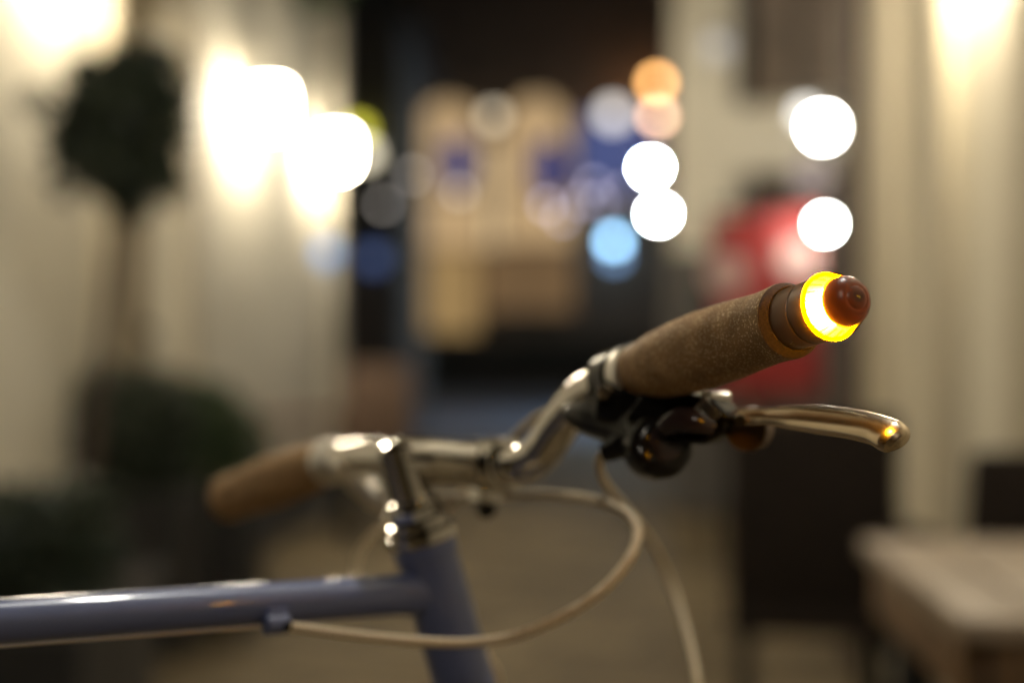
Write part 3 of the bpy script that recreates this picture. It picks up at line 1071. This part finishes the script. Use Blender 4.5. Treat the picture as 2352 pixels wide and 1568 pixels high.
# saddle, seat post, crank
MB().tube([seat_top - up * 0.02, seat_top + up * 0.12], 0.0125, 16, smooth=False).build('seat_post', M_CHROME, bike)
sp = seat_top + up * 0.15
m = MB()
secs = [(-0.12, 0.075, 0.030), (-0.10, 0.080, 0.034), (-0.04, 0.070, 0.032), (0.03, 0.035, 0.026), (0.10, 0.020, 0.022), (0.135, 0.016, 0.018), (0.145, 0.008, 0.010)]
vs_, fs_ = [], []
N = 18
for (a, w_, h_) in secs:
    for k in range(N):
        t = 2 * math.pi * k / N
        vs_.append(sp + fw * a + lf * (w_ * math.cos(t)) + up * (h_ * math.sin(t)))
for i in range(len(secs) - 1):
    for k in range(N):
        k2 = (k + 1) % N
        fs_.append((i * N + k, i * N + k2, (i + 1) * N + k2, (i + 1) * N + k))
fs_ += [tuple(range(N)), tuple((len(secs) - 1) * N + k for k in range(N))]
m.add(vs_, fs_).build('saddle', M_LEATHER, bike)
cr = MB().lathe(bb - lf * 0.055, lf, [(0, 0.085), (0.004, 0.088), (0.008, 0.085)], 36).build('chainring', M_CHROME, bike)
for s, a in ((-1, 1), (1, -1)):
    e = (fw * math.cos(0.6) - up * math.sin(0.6)) * a
    MB().tube([bb + lf * 0.07 * s, bb + lf * 0.075 * s + e * 0.165], 0.009, 10, smooth=False).build('crank_arm', M_CHROME, bike)
    MB().box(bb + lf * 0.12 * s + e * 0.165, (0.045, 0.042, 0.011), (fw, lf, up), bev=0.004).build('pedal', M_BLACK, bike)
MB().tube([bb - fw * 0.05 + lf * 0.03, B(-0.50, 0.02, 0.17)], 0.008, 10, smooth=False).build('kickstand', M_BLACK, bike)

# headset
A0 = HT
hs = MB().lathe(A0, -HA, [(-0.002, 0.0172), (0.0, 0.0196), (0.0035, 0.0200), (0.0065, 0.0196), (0.0075, 0.0150)], 40).build('headset', M_CHROME, bike)
MB().lathe(A0, -HA, [(0.0072, 0.0150), (0.0085, 0.0178), (0.0105, 0.0182), (0.0125, 0.0178), (0.0135, 0.0130)], 40).build('bearing_race', M_CHROME, hs)
MB().lathe(A0, -HA, [(0.0134, 0.0130), (0.0140, 0.0156), (0.0190, 0.0158), (0.0198, 0.0150), (0.0202, 0.0125)], 8).build('lock_nut', M_CHROME, hs)
MB().lathe(A0, -HA, [(0.0200, 0.0122), (0.0208, 0.0140), (0.0225, 0.0142), (0.0240, 0.0138), (0.0246, 0.0118)], 40).build('seal_ring', M_CHROME, hs)

# stem
qt = A0 - HA * 0.0515                                        # top of the quill
CL = P(1128, 1066, 0.878)                                   # handlebar clamp centre
stem = MB().tube([A0 - HA * 0.020, qt - HA * 0.0035, qt - HA * 0.0055], [0.0111, 0.0111, 0.0095], 32, smooth=False).build('stem', M_CHROME, bike)
MB().lathe(qt, -HA, [(0.0055, 0.0055), (0.0068, 0.0053), (0.0071, 0.0040)], 6).build('quill_bolt', M_CHROME, stem)
sa = qt + HA * 0.0042
ext = (CL - sa)
MB().tube([sa - ext * 0.02, sa + ext * 0.25, sa + ext * 0.6, CL - ext * 0.10], [0.0112, 0.0116, 0.0108, 0.0114], 24, sub=6, flat=(-HA, 1.22)).build('extension', M_CHROME, stem)
bdir = (P(1190, 1068, 0.848) - P(1060, 1066, 0.90)).normalized()
MB().lathe(CL - bdir * 0.019, bdir, [(0, 0.0135), (0.001, 0.0150), (0.018, 0.0162), (0.020, 0.0162), (0.037, 0.0150), (0.038, 0.0135)], 32).build('bar_clamp', M_CHROME, stem)
cb = CL - Z * 0.019 - fw * 0.004
MB().box(cb + Z * 0.002, (0.009, 0.008, 0.005), (bdir, fw, Z), bev=0.002).build('clamp_lug', M_CHROME, stem)
MB().lathe(cb - Z * 0.004 - bdir * 0.001 + fw * 0, (bdir * 0.6 - Z * 0.6 - Y * 0.4), [(0, 0.0055), (0.006, 0.0055), (0.0066, 0.0048)], 16).build('clamp_bolt', M_BLACK, stem)

# handlebar
GA = P(1461, 857, 0.77)                                     # inner end of the right grip
GB = P(1907, 704, 0.63)                                     # lens flange of the bar end light
gd = (GB - GA).normalized()
FA2 = P(752, 1062, 1.0)                                     # inner end of the left grip
FB2 = P(520, 1145, 1.105)                                   # outer end of the left grip
bar = [FB2 - (FB2 - FA2).normalized() * 0.01, FA2 + (FB2 - FA2) * 0.4, FA2, P(800, 1052, 0.978), P(880, 1048, 0.95), P(980, 1060, 0.92), P(1060, 1066, 0.90), CL,
       P(1190, 1068, 0.852), P(1240, 1040, 0.84), P(1290, 968, 0.828), P(1345, 905, 0.813), GA - gd * 0.028, GA - gd * 0.012, GA, GA + gd * 0.06, GA + gd * 0.12]
hb = MB().tube(bar, 0.0111, 28, sub=8).build('handlebar', M_CHROME, bike)


def grip(a, d, L, label):
    prof = [(0.000, 0.0126), (0.0012, 0.0137), (0.006, 0.0145), (0.020, 0.0166), (0.040, 0.0180), (0.060, 0.0184), (0.080, 0.0179), (0.098, 0.0168),
            (0.110, 0.0162), (0.118, 0.0163), (0.1225, 0.0166), (0.1255, 0.0168), (0.1270, 0.0166), (0.1295, 0.0155), (0.1312, 0.0143), (0.1308, 0.0137), (0.124, 0.0112)]
    k = L / 0.1312
    gr = MB().lathe(a, d, [(s * k, r) for s, r in prof[:13]] , 64, close=False).build('grip', M_CORK, bike, angle=80)
    gr['label'] = label
    MB().lathe(a, d, [(s * k, r) for s, r in prof[12:]], 64, close=False).build('cut_edge', M_CORKD, gr, angle=80)
    MB().lathe(a - d * 0.0120, d, [(0.0, 0.0118), (0.0005, 0.0144), (0.002, 0.0152), (0.0105, 0.0152), (0.0118, 0.0146), (0.0121, 0.0125)], 40).build('end_ring', M_SATIN, gr)
    return gr


GS = GA + gd * 0.0045
GL = 0.1305
grip(GS, gd, GL, 'sharp cork grip on the right end of the handlebar')
fd = (FB2 - FA2).normalized()
grip(FA2, fd, (FB2 - FA2).length, 'blurred cork grip on the far end of the handlebar')
MB().sphere(FB2, 0.0152, 20, 12).build('bar_plug', M_CORKD, bike)

# bar end light
LGT = MB().lathe(GB, gd, [(-0.0290, 0.0120), (-0.0285, 0.0134), (-0.0135, 0.0135), (-0.0128, 0.0134), (-0.0124, 0.0129), (-0.0118, 0.0129), (-0.0113, 0.0134), (-0.0004, 0.0135), (0.0, 0.0131)], 64, close=False).build('bar_end_light', M_COLLAR, bike)
LGT['label'] = 'lit amber bar end light with dark collar and domed cap'
m = MB()
n = 96
prof = [(-0.0003, 0.0120), (-0.0003, 0.0143), (0.0002, 0.0144), (0.0008, 0.0139), (0.0011, 0.0132)]
MB().lathe(GB, gd, prof, 64, close=False).build('flange', glow('lens_flange', (1.0, 0.40, 0.0), 260.0), LGT)
# ribbed lens barrel
u, v = basis(gd)
vs_, fs_ = [], []
rows = [(0.0011, 0.0132), (0.0045, 0.0125), (0.0082, 0.0111)]
for (s, r) in rows:
    for k in range(n):
        a = 2 * math.pi * k / n
        rr = r * (1.0 + (0.022 if (k % 4) < 2 else -0.012))
        vs_.append(GB + gd * s + (u * math.cos(a) + v * math.sin(a)) * rr)
for i in range(len(rows) - 1):
    for k in range(n):
        k2 = (k + 1) % n
        fs_.append((i * n + k, i * n + k2, (i + 1) * n + k2, (i + 1) * n + k))
m.add(vs_, fs_)
lens = m.build('lens', M_LENS, LGT, angle=20)
m = MB()
for k in range(24):
    a = 2 * math.pi * (k + 0.5) / 24
    e = u * math.cos(a) + v * math.sin(a)
    m.tube([GB + gd * 0.0014 + e * 0.0139, GB + gd * 0.0045 + e * 0.0132, GB + gd * 0.0080 + e * 0.0117], 0.00042, 6, smooth=False)
rm = bpy.data.materials.new('amber_rib')
rm.use_nodes = True
rm.node_tree.nodes.remove(rm.node_tree.nodes['Principled BSDF'])
rt = rm.node_tree.nodes.new('ShaderNodeBsdfTransparent')
rt.inputs[0].default_value = (0.72, 0.52, 0.35, 1)
rm.node_tree.links.new(rt.outputs[0], rm.node_tree.nodes['Material Output'].inputs[0])
m.build('rib', rm, lens)
MB().lathe(GB, gd, [(-0.001, 0.0080), (0.0086, 0.0076)], 32).build('led_core', M_LED, LGT)
MB().lathe(GB, gd, [(0.0087, 0.0079), (0.0094, 0.0079)], 32).build('core_light_block', M_BLACK, LGT)  # added, unseen: keeps core light off the dome, only its base glows
MB().lathe(GB, gd, [(-0.0008, 0.0131), (-0.0002, 0.0128), (-0.0001, 0.006)], 48, close=False).build('reflector', M_SATIN, LGT)
capp = [(0.0080, 0.0106), (0.0084, 0.0108), (0.0110, 0.0105), (0.0135, 0.0097), (0.0155, 0.0084), (0.0168, 0.0068), (0.0173, 0.0059), (0.0174, 0.0054), (0.01732, 0.0051), (0.0176, 0.0048), (0.0182, 0.0040), (0.0186, 0.0022), (0.0187, 0.0002)]
cap = MB().lathe(GB, gd, capp, 56, close=False).build('cap', M_CAP, LGT, angle=60)
# lettering on the collar
m = MB()
e1 = (Z - gd * gd.dot(Z)).normalized()
e2 = gd.cross(e1).normalized()
tocam = (Vector((0, 0, CAMZ)) - GB)
tocam = (tocam - gd * tocam.dot(gd)).normalized()
a0 = math.atan2(tocam.dot(e2), tocam.dot(e1))
sgn = 1 if math.cos(a0 + 0.5) < math.cos(a0) else -1
H = 0.0026
strokes, cur = [], 0.0
glyph = {'W': (1.25, [[(0, 1), (0.3, 0), (0.62, 0.8), (0.95, 0), (1.25, 1)]]), 'I': (0.12, [[(0.06, 0), (0.06, 1)]]),
         'N': (0.75, [[(0, 0), (0, 1), (0.75, 0), (0.75, 1)]]), 'G': (0.8, [[(0.75, 0.85), (0.5, 1), (0.2, 0.95), (0, 0.6), (0.05, 0.2), (0.35, 0), (0.75, 0.15), (0.75, 0.5), (0.45, 0.5)]])}
for ch in 'WING':
    wd_, ls = glyph[ch]
    for l in ls:
        strokes.append([(cur + x, y) for x, y in l])
    cur += wd_ + 0.35
for l in strokes:
    pts = []
    for (x, y) in l:
        a = a0 + sgn * (0.72 + x * H / 0.0136)
        s = -0.0105 + y * H - 0.0105
        pts.append(GB + gd * s + (e1 * math.cos(a) + e2 * math.sin(a)) * 0.01335)
    m.tube(pts, 0.00022, 6, smooth=False)
m.build('lettering', M_PRINT, LGT)

# ------------------------------------------------------------------ brake and shifter on the right
bf = Vector((0.80, 0.595, 0))
bf = (bf - gd * bf.dot(gd)).normalized()
bu = gd.cross(bf).normalized()
if bu.z < 0:
    bu = -bu
cbp = GA - gd * 0.0148
brake = MB().lathe(cbp - gd * 0.007, gd, [(-0.003, 0.0116), (-0.0026, 0.0150), (-0.0015, 0.0158), (0.0128, 0.0158), (0.0138, 0.0150), (0.014, 0.0116)], 36).build('brake_lever', M_BLACK, bike)
brake['label'] = 'black brake perch and shifter with polished alloy lever'


def Q(px, py, d):
    return P(px, py, d)


# perch body running forward and outward under the grip
vx = (Q(1690, 950, 0.735) - Q(1430, 905, 0.765)).normalized()
vy = (Z - vx * vx.dot(Z)).normalized()
vz = vx.cross(vy).normalized()
MB().box(Q(1445, 930, 0.768), (0.016, 0.011, 0.010), (vx, vy, vz), bev=0.004, seg=3).build('perch_arm', M_BLACK, brake)
m = MB()
poly = [(-0.030, -0.004), (-0.022, 0.0085), (-0.004, 0.0125), (0.016, 0.0120), (0.024, 0.0060), (0.0245, -0.0035), (0.014, -0.0105), (-0.010, -0.0140), (-0.026, -0.0120)]
m.prism(poly, Q(1580, 958, 0.748), vx, vy, vz, 0.022)
m.build('perch_body', M_BLACK, brake, bevel=0.0022)
# two raised bars on the perch cover
for (dx) in (0.0005, 0.0135):
    MB().box(Q(1580, 958, 0.748) + vx * (dx) + vy * 0.0125, (0.0032, 0.0022, 0.0085), ((vx + vz * 0.25).normalized(), vy, (vz - vx * 0.25).normalized()), bev=0.0012).build('cover_rib', M_SATIN, brake)
for s in (0.006,):
    MB().box(Q(1600, 940, 0.735) + vx * s, (0.006, 0.0045, 0.0014), ((vx * 0.8 - vy * 0.6).normalized(), (vy * 0.8 + vx * 0.6).normalized(), vz), bev=0.0008).build('cover_plate', M_SATIN, brake)
# clamp bolt
bc = Q(1387, 901, 0.757)
bn_ = (Vector((0, 0, CAMZ)) - bc).normalized() * 0.8 - X * 0.3
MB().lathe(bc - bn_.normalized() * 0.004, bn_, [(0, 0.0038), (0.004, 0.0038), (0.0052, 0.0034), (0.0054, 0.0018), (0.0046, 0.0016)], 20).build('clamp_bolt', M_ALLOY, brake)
# shifter pod
pc = Q(1512, 1022, 0.752)
pax = ((Vector((0, 0, CAMZ)) - pc).normalized() + X * 0.35 + Z * 0.10).normalized()
pod = MB().lathe(pc - pax * 0.013, pax, [(0, 0.0125), (0.002, 0.0155), (0.006, 0.0168), (0.016, 0.0168), (0.020, 0.0158), (0.023, 0.0125), (0.0235, 0.009)], 40).build('shifter_pod', M_BLACK, brake)
MB().lathe(pc + pax * 0.0095, pax, [(0, 0.009), (0.0012, 0.0088), (0.0018, 0.007)], 28).build('pod_cover', mat('glossy_black', (0.03, 0.02, 0.02), 0.12), pod)
MB().tube([Q(1455, 950, 0.762), Q(1470, 985, 0.752), Q(1478, 1030, 0.742), Q(1490, 1065, 0.738)], [0.006, 0.0075, 0.0075, 0.004], 14, flat=(pax, 0.6)).build('thumb_paddle', M_BLACK, pod)
MB().tube([Q(1520, 985, 0.735), Q(1560, 965, 0.728), Q(1600, 968, 0.724), Q(1640, 985, 0.724)], [0.004, 0.0062, 0.0058, 0.003], 14, flat=(pax, 0.6)).build('trigger', mat('glossy_black', (0.03, 0.02, 0.02), 0.12), pod)
# body under the bar reaching inwards with the cable exit
MB().tube([Q(1300, 948, 0.80), Q(1350, 955, 0.79), Q(1420, 965, 0.778), Q(1480, 985, 0.765)], [0.004, 0.0095, 0.013, 0.0145], 16).build('shifter_housing', M_BLACK, pod)
MB().tube([Q(1450, 1005, 0.765), Q(1410, 1030, 0.768), Q(1384, 1038, 0.77)], [0.009, 0.0062, 0.0046], 14).build('cable_exit', M_BLACK, pod)
# the lever blade
blade_pts = [Q(1672, 962, 0.742), Q(1715, 957, 0.727), Q(1765, 955, 0.715), Q(1830, 958, 0.697), Q(1900, 965, 0.679), Q(1970, 976, 0.661), Q(2018, 988, 0.650), Q(2044, 1000, 0.644), Q(2060, 1010, 0.641), Q(2068, 1017, 0.639)]
hgt = [0.0044, 0.0042, 0.0040, 0.0057, 0.0064, 0.0063, 0.0063, 0.0068, 0.0062, 0.0036]
n0 = vz if vz.y < 0 else -vz
thin = (n0 + Z * 0.75).normalized()
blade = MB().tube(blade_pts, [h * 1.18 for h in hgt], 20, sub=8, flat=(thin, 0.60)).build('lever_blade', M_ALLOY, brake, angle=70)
# raised rails and hollow along the blade
for dz, dp in ((0.0026, 0.0030), (-0.0026, 0.0030)):
    pts = [Q(1790, 956, 0.709), Q(1860, 961, 0.689), Q(1930, 969, 0.671), Q(1985, 980, 0.657), Q(2020, 991, 0.650)]
    pts = [p + (Z - n0 * 0.75).normalized() * dz + thin * dp for p in pts]
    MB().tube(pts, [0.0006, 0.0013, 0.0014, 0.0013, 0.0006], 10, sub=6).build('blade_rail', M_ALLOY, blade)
MB().lathe(Q(1722, 985, 0.735) - vz * 0.006, vz, [(0, 0.010), (0.001, 0.0108), (0.011, 0.0108), (0.012, 0.010)], 28).build('lever_hub', M_COLLAR, brake)
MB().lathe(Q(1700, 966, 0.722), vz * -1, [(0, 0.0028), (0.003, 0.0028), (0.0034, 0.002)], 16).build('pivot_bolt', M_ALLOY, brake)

# far brake perch on the left half of the bar
fp = P(812, 1060, 0.978)
fbr = MB().lathe(fp - fd * 0.007, fd, [(0, 0.0116), (0.001, 0.0142), (0.013, 0.0142), (0.014, 0.0116)], 28).build('bar_band', M_SATIN, bike)
MB().tube([fp - Z * 0.010, fp - Z * 0.022 + X * 0.012, fp - Z * 0.030 + X * 0.026], [0.008, 0.0075, 0.006], 14).build('perch_stub', M_SATIN, fbr)

# front brake caliper
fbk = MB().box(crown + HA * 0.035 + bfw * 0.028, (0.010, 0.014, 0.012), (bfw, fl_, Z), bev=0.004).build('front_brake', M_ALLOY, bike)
for s_ in (-1, 1):
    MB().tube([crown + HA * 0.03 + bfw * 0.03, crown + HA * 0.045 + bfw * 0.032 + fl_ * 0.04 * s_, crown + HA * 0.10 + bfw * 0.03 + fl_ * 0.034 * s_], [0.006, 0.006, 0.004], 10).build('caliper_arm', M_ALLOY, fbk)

# ------------------------------------------------------------------ cables
CR = 0.0027
cab = [(660, 1437, .788), (740, 1449, .789), (850, 1462, .791), (960, 1472, .794), (1070, 1475, .80), (1180, 1461, .798), (1290, 1416, .796), (1380, 1358, .795), (1440, 1292, .80), (1464, 1235, .81), (1450, 1190, .822), (1400, 1158, .838), (1310, 1139, .86), (1200, 1134, .885), (1090, 1140, .915), (990, 1140, .945), (900, 1126, .97), (858, 1112, .985)]
c1 = MB().tube([P(*q) for q in cab], CR, 14, sub=8).build('cable_housing', M_BRAID, bike)
MB().lathe(P(645, 1434, .788), (P(670, 1438, .788) - P(645, 1434, .788)), [(0, 0.003), (0.005, 0.003), (0.006, 0.0024)], 16).build('ferrule', M_BLACK, c1)
MB().tube([P(*q) for q in ((1384, 1040, .77), (1376, 1068, .80), (1392, 1110, .85), (1436, 1165, .91), (1484, 1225, .95), (1522, 1290, .97), (1555, 1375, .96), (1583, 1470, .93), (1604, 1580, .90), (1610, 1700, .90), (1590, 1830, .90))] + [crown + HA * 0.135 + bfw * 0.085, crown + HA * 0.09 + bfw * 0.045], 0.0024, 14, sub=8).build('cable_housing', M_BRAID, bike)
MB().tube([P(*q) for q in ((1350, 958, .80), (1300, 940, .83), (1250, 950, .86), (1200, 985, .885), (1150, 1035, .91), (1080, 1110, .935), (1010, 1200, .94), (1010, 1330, .93), (1075, 1430, .92), (1115, 1500, .915), (1138, 1600, .915))] + [HT + HA * 0.16 - fw * 0.035 + lf * 0.02, bb + (HT - bb) * 0.6 + lf * 0.018], 0.0025, 14, sub=8).build('cable_housing', M_BRAID, bike)
MB().tube([P(*q) for q in ((862, 1108, .985), (890, 1150, .97), (888, 1195, .955), (850, 1232, .945), (822, 1275, .935), (812, 1330, .915), (770, 1368, .875), (690, 1376, .85), (560, 1384, .83), (400, 1395, .80))], 0.0025, 14, sub=8).build('cable_housing', M_BRAID, bike)
